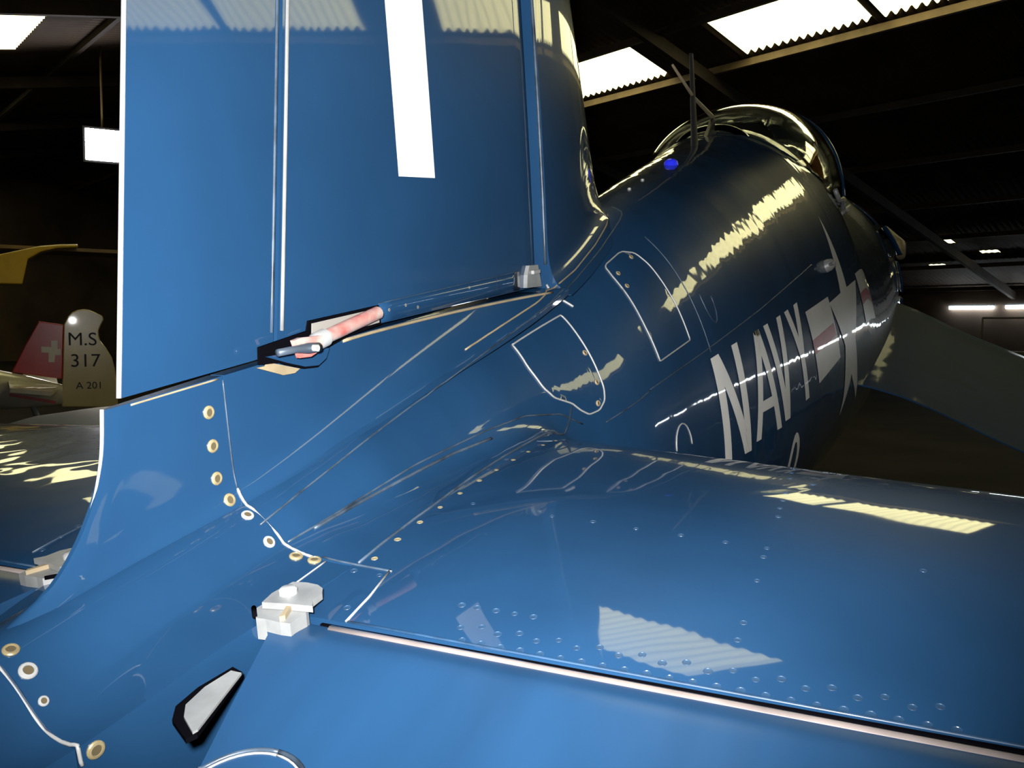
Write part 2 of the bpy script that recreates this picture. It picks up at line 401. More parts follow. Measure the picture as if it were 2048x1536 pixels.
# --- tailplane and elevators
SPAN = 2.45
def st_le(y): return 0.765 - 0.183 * y - 0.9 * max(0, y - 2.0) ** 2
def st_T(y): return lerp(0.056, 0.026, min(1, y / SPAN)) * math.sqrt(max(0.0, 1 - max(0, (y - 2.25) / 0.21) ** 2))
def foil(u):                                        # u 0 at elevator trailing edge .. 1 at leading edge
    return 1.0
def st_top(x, y):
    """height of the tailplane upper surface; mid plane z=-0.045"""
    le = st_le(y); T = st_T(y); c = (x - 0.0) / le
    s = interp([(0, 0.60), (0.06, 0.72), (0.14, 0.84), (0.26, 0.95), (0.42, 1.0), (0.65, 0.93), (0.82, 0.74), (0.93, 0.47), (0.985, 0.20), (1.0, 0.0)], c)[0]
    return s * T
ZM = -0.045
def stab(sgn, name, m):
    vs = []; ys = [0.148, .18, .3, .45, .6, .8, 1.0, 1.3, 1.6, 1.9, 2.1, 2.25, 2.33, 2.39, 2.43, 2.455]
    cs = [0.012, .04, .1, .2, .3, .4, .5, .6, .68, .75, .81, .86, .90, .93, .955, .975, .988, .996, 1.0]
    rings = []
    for y in ys:
        up = [(st_le(y) * c if c > .02 else 0.011, st_top(st_le(y) * c, y)) for c in cs]
        loop = [Vector((x, sgn * y, ZM + z)) for x, z in up] + [Vector((x, sgn * y, ZM - z)) for x, z in up[-2::-1]]
        rings.append(loop)
    return loft(name, rings, m, AC, sharp=50)
stab_r = stab(-1, 'tailplane', M['navy']); stab_l = stab(1, 'tailplane', M['navy_wavy'])
def el_in(x): return 0.137 + (0.0 - x) * 0.36 if x < 0 else 0.137
def elev(sgn):
    te = lambda y: -0.46 + 0.10 * y
    rings = []
    us = [0, .12, .25, .4, .55, .68, .8, .88, .94, .98, 1.0]  # noqa
    nose = [(0.020 * math.cos(a), math.sin(a)) for a in [math.pi / 2 * k / 6 for k in range(7)]]
    for q in [0, .01, .03, .07, .12, .2, .3, .45, .6, .75, .88, .95, 1.0]:
        top = []
        for k, u in enumerate(us):
            xx = lerp(-0.46, -0.03, u); y = lerp(el_in(xx), 2.42, q); x = lerp(te(y), -0.030, u)
            t = lerp(0.003, st_T(y) * 0.64, u ** .85)
            if 2.2 < y: t *= math.sqrt(max(0.02, 1 - ((y - 2.2) / .225) ** 2))
            top.append((x, y, t))
        for dx, dk in ((.008, .998), (.014, .985), (.020, .96), (.025, .945), (.030, .92), (.034, .89), (.0362, .85), (.037, .4), (.037, 0)):
            y = lerp(0.140, 2.42, q); t = st_T(y) * 0.64
            if 2.2 < y: t *= math.sqrt(max(0.02, 1 - ((y - 2.2) / .225) ** 2))
            top.append((-0.030 + dx, y, t * dk))
        dr = lambda x: 0.09 * min(0, x + 0.02)
        loop = [Vector((x, sgn * y, ZM + t + dr(x))) for x, y, t in top] + [Vector((x, sgn * y, ZM - t + dr(x))) for x, y, t in top[-2::-1]]
        rings.append(loop)
    return loft('elevator', rings, M['navy_fabric'], AC, sharp=50)
elev_r = elev(-1); elev_l = elev(1)

# --- wings (inverted gull)
def foil_ring(y, le, te, z, t, sgn):
    up = [(lerp(te, le, c), k) for c, k in [(0, .02), (.15, .25), (.3, .5), (.5, .85), (.65, 1), (.8, .92), (.92, .6), (.98, .3), (1, 0)]]
    ch = [(x, z + 0.9 * t * k) for x, k in up] + [(x, z - 0.6 * t * k) for x, k in up[-2::-1]]
    return [Vector((x, sgn * y, zz)) for x, zz in ch]
WST = [(0.40, 5.55, 3.10, -0.36, .20), (0.62, 5.55, 3.05, -0.395, .20), (1.15, 5.5, 3.02, -0.62, .19), (1.75, 5.42, 3.0, -0.84, .18), (2.15, 5.38, 3.0, -0.90, .17),
       (3.6, 5.05, 3.15, -1.08, .13), (5.2, 4.6, 3.4, -1.09, .08), (5.75, 4.2, 3.65, -1.09, .02)]
def wing(sgn):
    o = loft('wing', [foil_ring(y, *interp(WST, y), sgn) for y in frange(0.40, 2.14, 0.1)], M['navy_wing'], AC, sharp=50)
    loft('outer_wing_panel', [foil_ring(y, *interp(WST, y), sgn) for y in frange(2.15, 5.75, 0.15)], M['navy_wing'], AC, sharp=50)
    return o
wing_r = wing(-1); wing_l = wing(1)

# --- canopy
def can_sec(x):
    zt, hw_, zb = interp([(2.80, .640, .10, .600), (2.95, .705, .27, .45), (3.15, .748, .375, .36), (3.45, .795, .425, .33), (3.8, .832, .430, .335), (4.15, .850, .415, .35), (4.35, .845, .40, .36)], x)
    return zt, hw_, zb
rings = []
for x in frange(2.80, 4.35, 0.05):
    zt, hw_, zb = can_sec(x)
    rings.append([Vector((x, hw_ * math.cos(a), zb + (zt - zb) * math.sin(a) ** .92)) for a in [math.pi * k / 36 for k in range(37)]])
CAN = empty('canopy', (0, 0, 0), AC)
can = loft('canopy_glass', rings, M['glass'], CAN, cap=False, closed=False)
sm = can.modifiers.new('thick', 'SOLIDIFY'); sm.thickness = 0.006; sm.offset = -1

# ------------------------------------------------------------------ placing small things on the skin
bpy.context.view_layer.update()
def bvh_of(*obs):
    vs = []; fs = []
    for o in obs:
        n = len(vs); vs += [v.co.copy() for v in o.data.vertices]; fs += [tuple(n + i for i in p.vertices) for p in o.data.polygons]
    return BVHTree.FromPolygons(vs, fs)
SIDE = bvh_of(tail_cap, tail_cone, fus, post_aft, post_fwd, fin, tab, rud)
BODY = bvh_of(tail_cap, tail_cone, fus)
TOP = bvh_of(stab_r, stab_l, elev_r, elev_l, fus, tail_cone, tail_cap)
def side(x, z, off=0.0, tree=None):                 # point on the starboard side at station x, height z
    h = (tree or SIDE).ray_cast(Vector((x, -3, z)), Vector((0, 1, 0)))
    if h[0] is None: return None, None
    n = h[1] if h[1].y < 0 else -h[1]
    return h[0] + n * off, n
def top(x, y, off=0.0):
    h = TOP.ray_cast(Vector((x, y, 0.9)), Vector((0, 0, -1)))
    if h[0] is None: h = TOP.find_nearest(Vector((x, y, 0.0)))
    n = h[1] if h[1].z > 0 else -h[1]
    return h[0] + n * off, n
def near(p, off=0.0, tree=None):
    h = (tree or SIDE).find_nearest(Vector(p)); n = h[1]
    c = Vector((h[0].x, 0, -0.15))
    if n.dot(h[0] - c) < 0: n = -n
    return h[0] + n * off, n
def fpt(x, a, off=0.0):                             # fuselage skin forward of the fin: station x, girth angle a (deg from crown)
    zt, zb, wd, zw = interp(SEC, x); t = R_(a); y = wd * math.sin(t)
    z = zw + (zt - zw) * math.cos(t) if a <= 90 else zw + (zw - zb) * math.cos(t)
    b = (zt - zw) if a <= 90 else (zw - zb)
    n = Vector((0, -math.sin(t) / wd, math.cos(t) / b)).normalized()
    return Vector((x, -y, z)) + n * off
def resample(pts, n):
    L = [0]
    for a, b in zip(pts[:-1], pts[1:]): L.append(L[-1] + (Vector(b) - Vector(a)).length)
    out = []
    for i in range(n + 1):
        t = L[-1] * i / n; k = 0
        while k < len(L) - 2 and L[k + 1] < t: k += 1
        u = (t - L[k]) / max(1e-9, L[k + 1] - L[k]); out.append(Vector(pts[k]).lerp(Vector(pts[k + 1]), u))
    return out
def smooth_poly(pts, closed=True, k=2):
    for _ in range(k):
        q = []; n = len(pts)
        for i in range(n if closed else n - 1):
            a, b = Vector(pts[i]), Vector(pts[(i + 1) % n]); q += [a.lerp(b, .25), a.lerp(b, .75)]
        pts = q if closed else [Vector(pts[0])] + q + [Vector(pts[-1])]
    return pts
def line_on(name, pts3, r, m, parent, tree=None, n=40, off=None):
    ps = [near(p, (r * .35 if off is None else off), tree)[0] for p in resample(pts3, n)]
    return MB().tube(ps, r, 6).build(name, m, parent, True)

# --- panel seams
S = lambda x, z: tuple(side(x, z)[0])
line_on('panel_seam', [fpt(1.0, 61.5), fpt(1.3, 61), fpt(1.75, 59.5), fpt(2.4, 58)], 0.0013, M['seam'], fus, BODY)
line_on('panel_seam', [S(0.825, -.0235), S(0.95, -.008), S(1.0, .0)], 0.0013, M['seam'], fus, BODY, 12)
line_on('panel_seam', [fpt(1.335, a) for a in (24, 35, 45, 55, 62)], 0.0011, M['seam'], fus, BODY)
FINLINE = [(0.0886, -0.0462, 0.0353), (0.1585, -0.0446, 0.0477), (0.2751, -0.0477, 0.0711), (0.4159, -0.0533, 0.0975), (0.5687, -0.0725, 0.1335), (0.7934, -0.0917, 0.1819), (0.97, -0.0856, 0.2151), (1.1485, -0.0797, 0.2633), (1.3453, -0.0664, 0.3221), (1.3971, -0.0577, 0.3389), (1.43, -.02, .352)]
line_on('fairing_seam', FINLINE, 0.0012, M['seam'], fus, None, 60)
line_on('fairing_seam', [(0.55, -.055, .142), (0.7932, -0.0782, 0.1906), (0.907, -0.0682, 0.2066), (1.0008, -0.0753, 0.2321), (1.1484, -0.0691, 0.2739), (1.278, -0.0549, 0.3128), (1.37, -.03, .338)], 0.0016, M['tan'], fus, None, 50)
line_on('fairing_seam', [(0.1024, -0.0677, 0.0135), (0.2004, -0.0792, 0.0226), (0.3227, -0.0945, 0.0357), (0.4886, -0.1134, 0.0396), (0.6048, -0.1264, 0.0353), (0.7107, -0.1439, 0.0152), (0.7637, -0.164, -0.0134)], 0.0013, M['seam'], fus, BODY, 60)
line_on('fairing_seam', [(0.14, -0.0735, 0.015), (0.2033, -0.083, 0.0215), (0.2911, -0.097, 0.0279), (0.3957, -0.111, 0.0323), (0.491, -0.1222, 0.029)], 0.0022, M['seam'], fus, BODY, 40)
# tailplane root seam on the upper skin
ROOT = [(0.012, -0.1985), (0.053, -0.1993), (0.1013, -0.1915)]
MB().tube([top(x, -0.152, 0.0004)[0] for x in frange(0.105, 0.745, 0.02)], 0.0016, 6).build('root_seam', M['seam'], stab_r, True)
MB().tube([top(x, y, 0.0003)[0] for x, y in [(0.0125, -0.1995), (0.053, -0.1985), (0.1013, -0.1915)]], 0.0013, 6).build('root_seam', M['chip_and_glint'], stab_r, True)
MB().tube([top(0.1035 - 0.05 * (y - .11), -y, 0.0004)[0] for y in frange(0.11, 0.195, 0.01)], 0.0012, 6).build('root_seam', M['seam'], stab_r, True)
MB().tube([top(x, -0.118 - .0 * x, 0.0002)[0] for x in frange(0.036, 0.098, 0.01)], 0.0009, 6).build('root_seam', M['chip_and_glint'], tail_cone, True)
MB().tube([top(x, 0.2325, 0.0004)[0] for x in frange(0.035, 0.19, 0.02)], 0.0011, 6).build('root_seam', M['seam'], stab_l, True)
# bright worn edges of the cone joints
SEAMV = [(0.0985, -0.0095, 0.184), (0.0985, -0.0095, 0.124), (0.0985, -0.0125, 0.0684), (0.0985, -0.0329, 0.0452), (0.0985, -0.0559, 0.0257), (0.0985, -0.0735, 0.0102), (0.0985, -0.0926, 0.0047), (0.0985, -0.1111, 0.0018)]
line_on('worn_joint_edge', SEAMV[2:], 0.0016, M['chip_and_glint'], tail_cone, None, 40)
line_on('worn_joint_edge', SEAMV[:3], 0.0009, M['seam'], post_aft, None, 20)
line_on('worn_joint_edge', [(-0.185, -0.012, 0.029), (-0.185, -0.0284, 0.0191), (-0.185, -0.0417, 0.0053), (-0.185, -0.0545, -0.0105), (-0.185, -0.0675, -0.025), (-0.185, -0.0849, -0.0296), (-0.185, -0.1012, -0.0299), (-0.185, -0.1021, -0.045)], 0.0016, M['chip_and_glint'], tail_cone, BODY, 40)
MB().tube([(te_x(z) - 0.001, 0, z) for z in frange(0.036, 0.184, 0.006)], 0.0019, 6).build('trailing_edge_glint', M['chip_and_glint'], post_aft, True)  # light strip painting the flash glint down the post's trailing edge

# --- screws on the cone joints
M['recess'] = mat('screw_recess', (0.10, 0.08, 0.045), rough=.5, metal=.3)
def screw_mesh(r, m, slot=True):
    b = MB().lathe([(r, 0), (r, .0010), (r * .86, .0020), (r * .60, .0023), (r * .55, .0016), (r * .50, .0016), (0, .0016)], n=18)
    me = b.build('tmp', m); d = me.data; bpy.data.objects.remove(me); d.materials.append(M['recess'])
    for p in d.polygons:
        if (p.center.x ** 2 + p.center.y ** 2) ** .5 < r * .52: p.material_index = 1
    d.polygons.foreach_set('use_smooth', [True] * len(d.polygons)); d.set_sharp_from_angle(angle=R_(35)); return d
SCR = screw_mesh(0.0070, M['brass']); SCR2 = screw_mesh(0.0066, M['chip_and_glint'])
def put(name, data, p, n, parent, sc=1.0):
    o = bpy.data.objects.new(name, data); link(o, parent)
    o.rotation_mode = 'QUATERNION'; o.rotation_quaternion = Vector(n).to_track_quat('Z', 'Y'); o.location = p; o.scale = (sc, sc, sc); return o
for i, q in enumerate([(0.0746, -0.0082, 0.1553), (0.0747, -0.0083, 0.1204), (0.0745, -0.0088, 0.0863), (0.0837, -0.014, 0.0608), (0.0868, -0.0328, 0.0448), (0.0839, -0.0598, 0.0202), (0.09, -0.0872, 0.0054), (0.0939, -0.1068, 0.0021)]):
    p, n = near(q); put('screw', SCR2 if i in (4, 5) else SCR, p, n, post_aft if i < 3 else tail_cone)
for i, q in enumerate([(-0.1735, -0.0420, 0.0125), (-0.1760, -0.0576, -0.0080), (-0.1740, -0.1030, -0.0387), (-0.1720, -0.0240, 0.0258), (-0.175, 0.02, 0.025), (-0.175, 0.06, -0.012)]):
    p, n = near(q, 0, BODY); put('screw', (SCR2, SCR2, SCR, SCR, SCR, SCR)[i], p, n, tail_cone, (1.05, .62, 1.0, .9, 1, 1)[i])

# --- rivets of the tailplane skin
def rivet_mesh(r, m):
    b = MB().lathe([(r * 1.10, 0), (r * 1.04, .0004), (r * .88, .0004), (r * .80, .0001), (0, .0001)], n=16)
    o = b.build('tmp', m); d = o.data; bpy.data.objects.remove(o); return d
M['rivet'] = mat('rivet_ring_paint', (0.013, 0.045, 0.10), rough=0.5, coat=0.3, coat_r=.15, var=0.5, vscale=40)
RV = rivet_mesh(0.0034, M['rivet']); RVB = rivet_mesh(0.0036, M['brass'])
ROWS = [(0.2815, -0.1941), (0.2713, -0.2967), (0.2693, -0.345), (0.2638, -0.3944), (0.2605, -0.4428), (0.256, -0.4886), (0.2533, -0.5291), (0.2313, -0.5286), (0.179, -0.5296), (0.1033, -0.529), (0.59, -0.523), (0.5559, -0.5231), (0.5174, -0.5249), (0.4404, -0.5279), (0.4081, -0.5279), (0.3786, -0.5278), (0.3482, -0.5295), (0.4951, -0.554), (0.2445, -0.6672), (0.077, -0.5283),
        (0.0907, -0.1561), (0.0897, -0.1862), (0.0312, -0.1880)]
for y in [0.3035 + 0.0175 * k for k in range(22)]: ROWS += [(0.0315 + 0.006 * (k_ := (round((y - .3035) / .0175) % 2)), -y), (0.0168 + 0.0175 * .0, -y - 0.009)]
for y in [0.2892, 0.3045, 0.3229, 0.3406, 0.3583]: ROWS.append((0.0630, -y))
for x, y in ROWS:
    p, n = top(x, y); put('rivet', RV, p, n, stab_r, random.uniform(.8, 1.05))
for x in (0.1184, 0.1638, 0.2118, 0.2592, 0.3103, 0.3643, 0.4166, 0.4726, 0.5269, 0.585, 0.6388):
    p, n = top(x, -0.1625); put('rivet', RVB, p, n, stab_r, random.uniform(.75, 1.0))
for x, y in [(0.1004, 0.2384), (0.0426, 0.2264), (0.0723, 0.233), (0.15, 0.236), (0.2, 0.236)]:
    p, n = top(x, y); put('rivet', RV, p, n, stab_l)

# --- access panels on the fuselage side (outline in station x / height z)
def patch(name, poly, off, m, parent, tree, dens=2):
    bm = bmesh.new(); vs = [bm.verts.new((x, 0, z)) for x, z in poly]; bm.faces.new(vs)
    bmesh.ops.triangulate(bm, faces=bm.faces)
    for _ in range(dens): 
        bmesh.ops.subdivide_edges(bm, edges=[e for e in bm.edges if e.calc_length() > 0.02], cuts=1, use_grid_fill=True)
        bmesh.ops.triangulate(bm, faces=bm.faces)
    for v in bm.verts:
        p, n = side(v.co.x, v.co.z, off, tree)
        if p is not None: v.co = p
    me = bpy.data.meshes.new(name); bm.to_mesh(me); bm.free(); me.materials.append(m)
    me.polygons.foreach_set('use_smooth', [True] * len(me.polygons))
    return link(bpy.data.objects.new(name, me), parent)
P1 = [(1.0987, 0.2088), (1.1120, 0.2313), (1.2050, 0.2561), (1.2400, 0.2510), (1.2498, 0.2242), (1.2502, 0.1795), (1.2510, 0.135), (1.2458, 0.0616), (1.0786, 0.0426), (1.0814, 0.1157)]
P2 = [(0.6863, 0.1321), (0.8645, 0.1600), (0.8588, 0.1254), (0.8544, 0.0804), (0.8481, 0.0328), (0.8368, 0.0136), (0.8146, -0.0001), (0.785, -0.0014), (0.7655, 0.0101), (0.7469, 0.0256), (0.7001, 0.0451), (0.6841, 0.0635), (0.6777, 0.0977)]
def access(poly, sharp_ids, name='access_panel'):
    pts = []
    n = len(poly)
    for i, q in enumerate(poly):
        if i in sharp_ids: pts.append(q)
        else:
            a, c = poly[i - 1], poly[(i + 1) % n]
            for t in (.25, .12): pts.append((lerp(q[0], a[0], t), lerp(q[1], a[1], t)))
            for t in (.12, .25): pts.append((lerp(q[0], c[0], t), lerp(q[1], c[1], t)))
    o = patch(name, pts, 0.0010, M['navy_fuse'], AC, BODY, 4)
    loop = resample([Vector((x, 0, z)) for x, z in pts + [pts[0]]], 110)
    ps = [side(v.x, v.z, 0.0012, BODY)[0] for v in loop]
    MB().tube(ps, 0.0017, 6).build('panel_edge', M['chip_and_glint'], o, True)
    return o
ap1 = access(P1, (7, 8)); ap2 = access(P2, (0, 1))
FAST = screw_mesh(0.0055, M['tan'])
for o, l in ((ap1, [(1.125, .215), (1.215, .243), (1.115, .19)]), (ap2, [(0.845, .095), (0.815, .012), (0.835, .045)])):
    for x, z in l: p, n = side(x, z, 0.001, BODY); put('fastener', FAST, p, n, o)
line_on('hoist_ring', [fpt(1.418 + .03 * math.cos(t), 50 + 6.5 * math.sin(t)) for t in [math.pi * 2 * k / 20 for k in range(12)]], 0.0012, M['seam'], fus, BODY, 24)
line_on('hatch_edge', [fpt(1.10 + .04 * math.cos(t), 80 - 6 * math.sin(t)) for t in [math.pi * k / 10 for k in range(11)]], 0.0017, M['chip_and_glint'], fus, BODY, 24)

# --- painted markings: strips laid on the skin in (station, girth angle)
class Decal:
    def __init__(s): s.b = MB()
    def quad(s, c, nu=3, nv=14, off=0.0016):
        vs = []
        for i in range(nu + 1):
            for j in range(nv + 1):
                u, v = i / nu, j / nv
                x = lerp(lerp(c[0][0], c[1][0], u), lerp(c[3][0], c[2][0], u), v); a = lerp(lerp(c[0][1], c[1][1], u), lerp(c[3][1], c[2][1], u), v)
                vs.append(fpt(x, a, off))
        s.b.add(vs, grid_faces(nu + 1, nv + 1)); return s
    def done(s, name, m, parent): return s.b.build(name, m, parent, True)
aT = 63.3
def aB(x): return 88.6 - (x - 1.33) * 5.2
def stroke(d, x0, x1, a0, X0, X1, a1): d.quad([(x0, a0), (x1, a0), (X1, a1), (X0, a1)])
d = Decal(); b_ = aB(1.41); stroke(d, 1.318, 1.362, aT, 1.322, 1.366, b_); stroke(d, 1.462, 1.505, aT, 1.466, 1.509, b_); stroke(d, 1.322, 1.370, aT, 1.458, 1.506, b_); d.done('painted_letter', M['white'], fus)['label'] = 'white letter N'
d = Decal(); b_ = aB(1.66); stroke(d, 1.637, 1.683, aT, 1.548, 1.588, b_); stroke(d, 1.637, 1.683, aT, 1.730, 1.772, b_); m0 = lerp(aT, b_, .66); m1 = lerp(aT, b_, .76); d.quad([(1.590, m0), (1.735, m0), (1.742, m1), (1.580, m1)]); d.done('painted_letter', M['white'], fus)['label'] = 'white letter A'
d = Decal(); b_ = aB(1.82); stroke(d, 1.727, 1.768, aT, 1.808, 1.852, b_); stroke(d, 1.854, 1.896, aT, 1.815, 1.858, b_); d.done('painted_letter', M['white'], fus)['label'] = 'white letter V'
d = Decal(); b_ = aB(2.02); mm_ = lerp(aT, b_, .52); stroke(d, 1.938, 1.980, aT, 2.010, 2.055, mm_); stroke(d, 2.046, 2.090, aT, 2.018, 2.062, mm_); stroke(d, 2.014, 2.058, mm_, 2.034, 2.078, b_); d.done('painted_letter', M['white'], fus)['label'] = 'white letter Y'
d = Decal(); d.quad([(2.155, 66.6), (2.482, 67.2), (2.552, 82.4), (2.212, 83.9)], 6, 14); bar1 = d.done('insignia_bar', M['white'], fus)
d = Decal(); d.quad([(2.176, 73.6), (2.492, 73.6), (2.512, 76.7), (2.192, 77.0)], 6, 6, 0.0024); d.done('insignia_stripe', M['red'], fus)
d = Decal(); d.quad([(3.03, 67.4), (3.345, 67.0), (3.42, 79.0), (3.13, 81.0)], 6, 14); d.done('insignia_bar', M['white'], fus)
d = Decal(); d.quad([(3.07, 72.6), (3.37, 71.6), (3.39, 74.2), (3.09, 75.6)], 6, 6, 0.0024); d.done('insignia_stripe', M['red'], fus)
# five-pointed star
sc_x, sc_a, SR = 2.745, 77.6, 0.275
adeg = 104.0                                         # degrees of girth per metre here
tips = [(sc_x + SR * math.sin(2 * math.pi * k / 5), sc_a - SR * math.cos(2 * math.pi * k / 5) * adeg) for k in range(5)]
inn = [(sc_x + SR * .382 * math.sin(2 * math.pi * (k + .5) / 5), sc_a - SR * .382 * math.cos(2 * math.pi * (k + .5) / 5) * adeg) for k in range(5)]
d = Decal()
for k in range(5): d.quad([(sc_x, sc_a), inn[k], tips[k], inn[k - 1]], 8, 8, 0.0020)
d.done('insignia_star', M['white'], fus)
# rounded numeral below the lettering, mostly hidden by the tailplane
d = Decal(); n_ = 18
for k in range(n_):
    t0, t1 = 2 * math.pi * k / n_, 2 * math.pi * (k + 1) / n_
    f = lambda t, w_, h_: (1.925 + w_ * math.sin(t), 103.5 - h_ * math.cos(t))
    d.quad([f(t0, .058, 13), f(t1, .058, 13), f(t1, .030, 9.5), f(t0, .030, 9.5)], 2, 2)
d.done('painted_numeral', M['white'], fus)

# --- rudder details
def rside(x, z, off=0.0): return side(x, z, off)[0]
# white stripe of the tail number
vs = []; zs_ = frange(0.396, 1.10, 0.03)
for z in zs_:
    for x in (0.448, 0.495, 0.541): vs.append(rside(x, z, 0.0008))
me_obj('tail_stripe', vs, grid_faces(len(zs_), 3), M['white'], RUD)
MB().tube([(rte(z) - .0008, 0, z) for z in frange(0.19, 1.38, 0.05)], 0.0026, 6).build('trailing_edge_glint', M['chip_and_glint'], RUD, True)  # flash glint on the rudder trailing edge, put in as a light strip
for dx, r in ((TABW - 0.006, 0.0020), (TABW + 0.0105, 0.0026)):
    MB().tube([rside(rte(z) + dx, z, -0.0002) for z in frange(0.222, 1.2, 0.04)], r, 8).build('tab_hinge_strip', M['metal'] if dx > TABW else M['seam'], RUD, True)
def rpoly(name, poly, off, m, parent, th=0.0012):
    b = MB(); P = [rside(x, z, off) if rside(x, z) is not None else Vector((x, -.02, z)) for x, z in poly]
    yy = min(p.y for p in P)
    P = [Vector((x, rside(x, z).y - off if rside(x, z) is not None else yy, z)) for x, z in poly]
    b.prism(P, (0, th, 0)); return b.build(name, m, parent)
def flat(name, poly, y0, y1, m, parent):             # plate standing in the x-z plane, y slanting with the rudder side
    b = MB(); P = [Vector((x, -rud_t(x) - y0, z)) for x, z in poly]; b.prism(P, (0, y1, 0)); return b.build(name, m, parent)
flat('rod_recess', [(0.234, 0.228), (0.374, 0.231), (0.376, 0.206), (0.300, 0.199), (0.268, 0.193), (0.239, 0.190), (0.205, 0.186), (0.148, 0.191), (0.150, 0.210), (0.207, 0.215), (0.230, 0.217)], 0.0035, 0.003, M['gap'], RUD)
M['liner'] = mat('grey_recess_liner', (0.22, 0.21, 0.19), rough=0.5)
flat('recess_liner', [(0.238, 0.2245), (0.371, 0.2275), (0.371, 0.209), (0.258, 0.204), (0.236, 0.212)], 0.0045, 0.001, M['liner'], RUD)
M['horn'] = mat('dark_steel_horn', (0.10, 0.13, 0.17), rough=.3, metal=.6)
M['pink'] = mat('faded_red_rod', (0.36, 0.30, 0.27), rough=0.4, coat=.2, var=1, vscale=28, vcol=(0.36, 0.045, 0.035))
rod = MB().tube([(0.236, -0.030, 0.2055), (0.30, -0.031, 0.2145), (0.362, -0.031, 0.2225)], 0.0085, 16).build('tab_push_rod', M['pink'], RUD, True, 40)
MB().tube([(0.222, -0.031, 0.2040), (0.228, -0.031, .2046), (0.246, -0.031, 0.2070)], [0.0085, .0105, 0.0108], 16).build('rod_collar', M['chip_and_glint'], RUD, True, 40)
MB().prism([(0.178, -0.040, 0.2135), (0.190, -0.041, 0.2150), (0.226, -0.042, 0.2125), (0.226, -0.042, 0.1975), (0.205, -0.041, 0.1915), (0.186, -0.040, 0.1930)], (0, 0.005, 0)).build('rod_fork', M['pink'], RUD)
MB().tube([(0.150, -0.040, 0.2045), (0.178, -0.042, 0.2040), (0.196, -0.045, 0.2025), (0.214, -0.045, 0.2010)], [0.0040, 0.0042, 0.0062, 0.0055], 12).build('tab_horn', M['horn'], RUD, True)
b = MB(); b.lathe([(0.0001, -.006), (0.004, -.006), (.004, .003), (0.0001, .003)], (0.198, -.050, .2025), (0, 1, 0), 12); b.build('clevis_pin', M['chip_and_glint'], RUD, True, 40)
flat('horn_slot', [(0.150, 0.201), (0.189, 0.184), (0.217, 0.175), (0.242, 0.1725), (0.258, 0.179), (0.266, 0.192), (0.262, 0.197), (.2, .2)], 0.004, 0.003, M['gap'], post_fwd)
flat('horn_fairing', [(0.155, 0.199), (0.189, 0.1865), (0.217, 0.1775), (0.241, 0.175), (0.256, 0.181), (0.263, 0.192), (.24, .196), (.2, .197)], 0.0065, 0.003, M['navy_dark'], post_fwd)
flat('slot_liner', [(0.144, 0.1885), (0.158, 0.1885), (0.161, 0.192), (0.212, 0.176), (0.203, 0.1725), (0.184, 0.1735)], 0.003, 0.002, M['tan'], post_fwd)
MB().tube([rside(x, post_top(x) - 0.003, -0.0002) for x in frange(0.30, 0.855, 0.02)], 0.0024, 6).build('post_lip', M['tan'], post_fwd, True)
MB().tube([rside(x, post_top(x) - 0.002, -0.0004) for x in frange(-0.015, 0.092, 0.01)], 0.0012, 6).build('post_lip', M['tan'], post_aft, True)
# lower closing strip of the rudder
vs = []; xs_ = frange(0.377, 0.80, 0.03)
for x in xs_:
    for z in (rud_bottom(x) + 0.0015, rud_bottom(x) + .018, 0.2325 + (x - .377) * .027): vs.append(rside(x, z, 0.0016))
lo = me_obj('closing_strip', vs, grid_faces(len(xs_), 3), M['navy_dark'], RUD)
sm = lo.modifiers.new('t', 'SOLIDIFY'); sm.thickness = 0.0016; sm.offset = 0
MB().tube([rside(x, 0.2325 + (x - .377) * .027, 0.0016) for x in xs_], 0.0009, 6).build('strip_edge', M['seam'], RUD, True)
for x in (0.713, 0.790): MB().tube([rside(x, z, 0.0016) for z in (0.218, .231, .243)], 0.0011, 6).build('strip_edge', M['seam'], RUD, True)
for x, z in ((.40, .222), (.44, .224), (.47, .218), (.62, .232)): p, n = side(x, z, .0016); put('fastener', FAST, p, n, RUD, .45)
# lower rudder hinge
hb = empty('rudder_hinge', (0, 0, 0), AC)
MB().prism([(0.818, -0.050, 0.214), (0.822, -0.050, 0.236), (0.832, -0.050, 0.252), (0.868, -0.052, 0.251), (0.876, -0.053, 0.223), (0.880, -0.053, 0.211)], (0, 0.012, 0)).build('hinge_bracket', M['metal'], hb)
MB().box((0.853, -0.053, 0.2395), (0.030, 0.006, 0.006)).build('hinge_clip', M['chip_and_glint'], hb)
MB().tube([(0.8985, -0.054 * (1 - .45 * smooth01((z - .3) / 1.1)), z) for z in frange(0.25, 1.36, 0.04)], 0.0030, 8).build('fin_edge_strip', M['seam'], fin, True)
line_on('worn_joint_edge', [(0.905, -.052, .212), (0.905, -.058, .202), (0.906, -0.066, 0.194), (0.91, -0.082, 0.184), (0.915, -.10, .170)], 0.0022, M['chip_and_glint'], fin, None, 20)

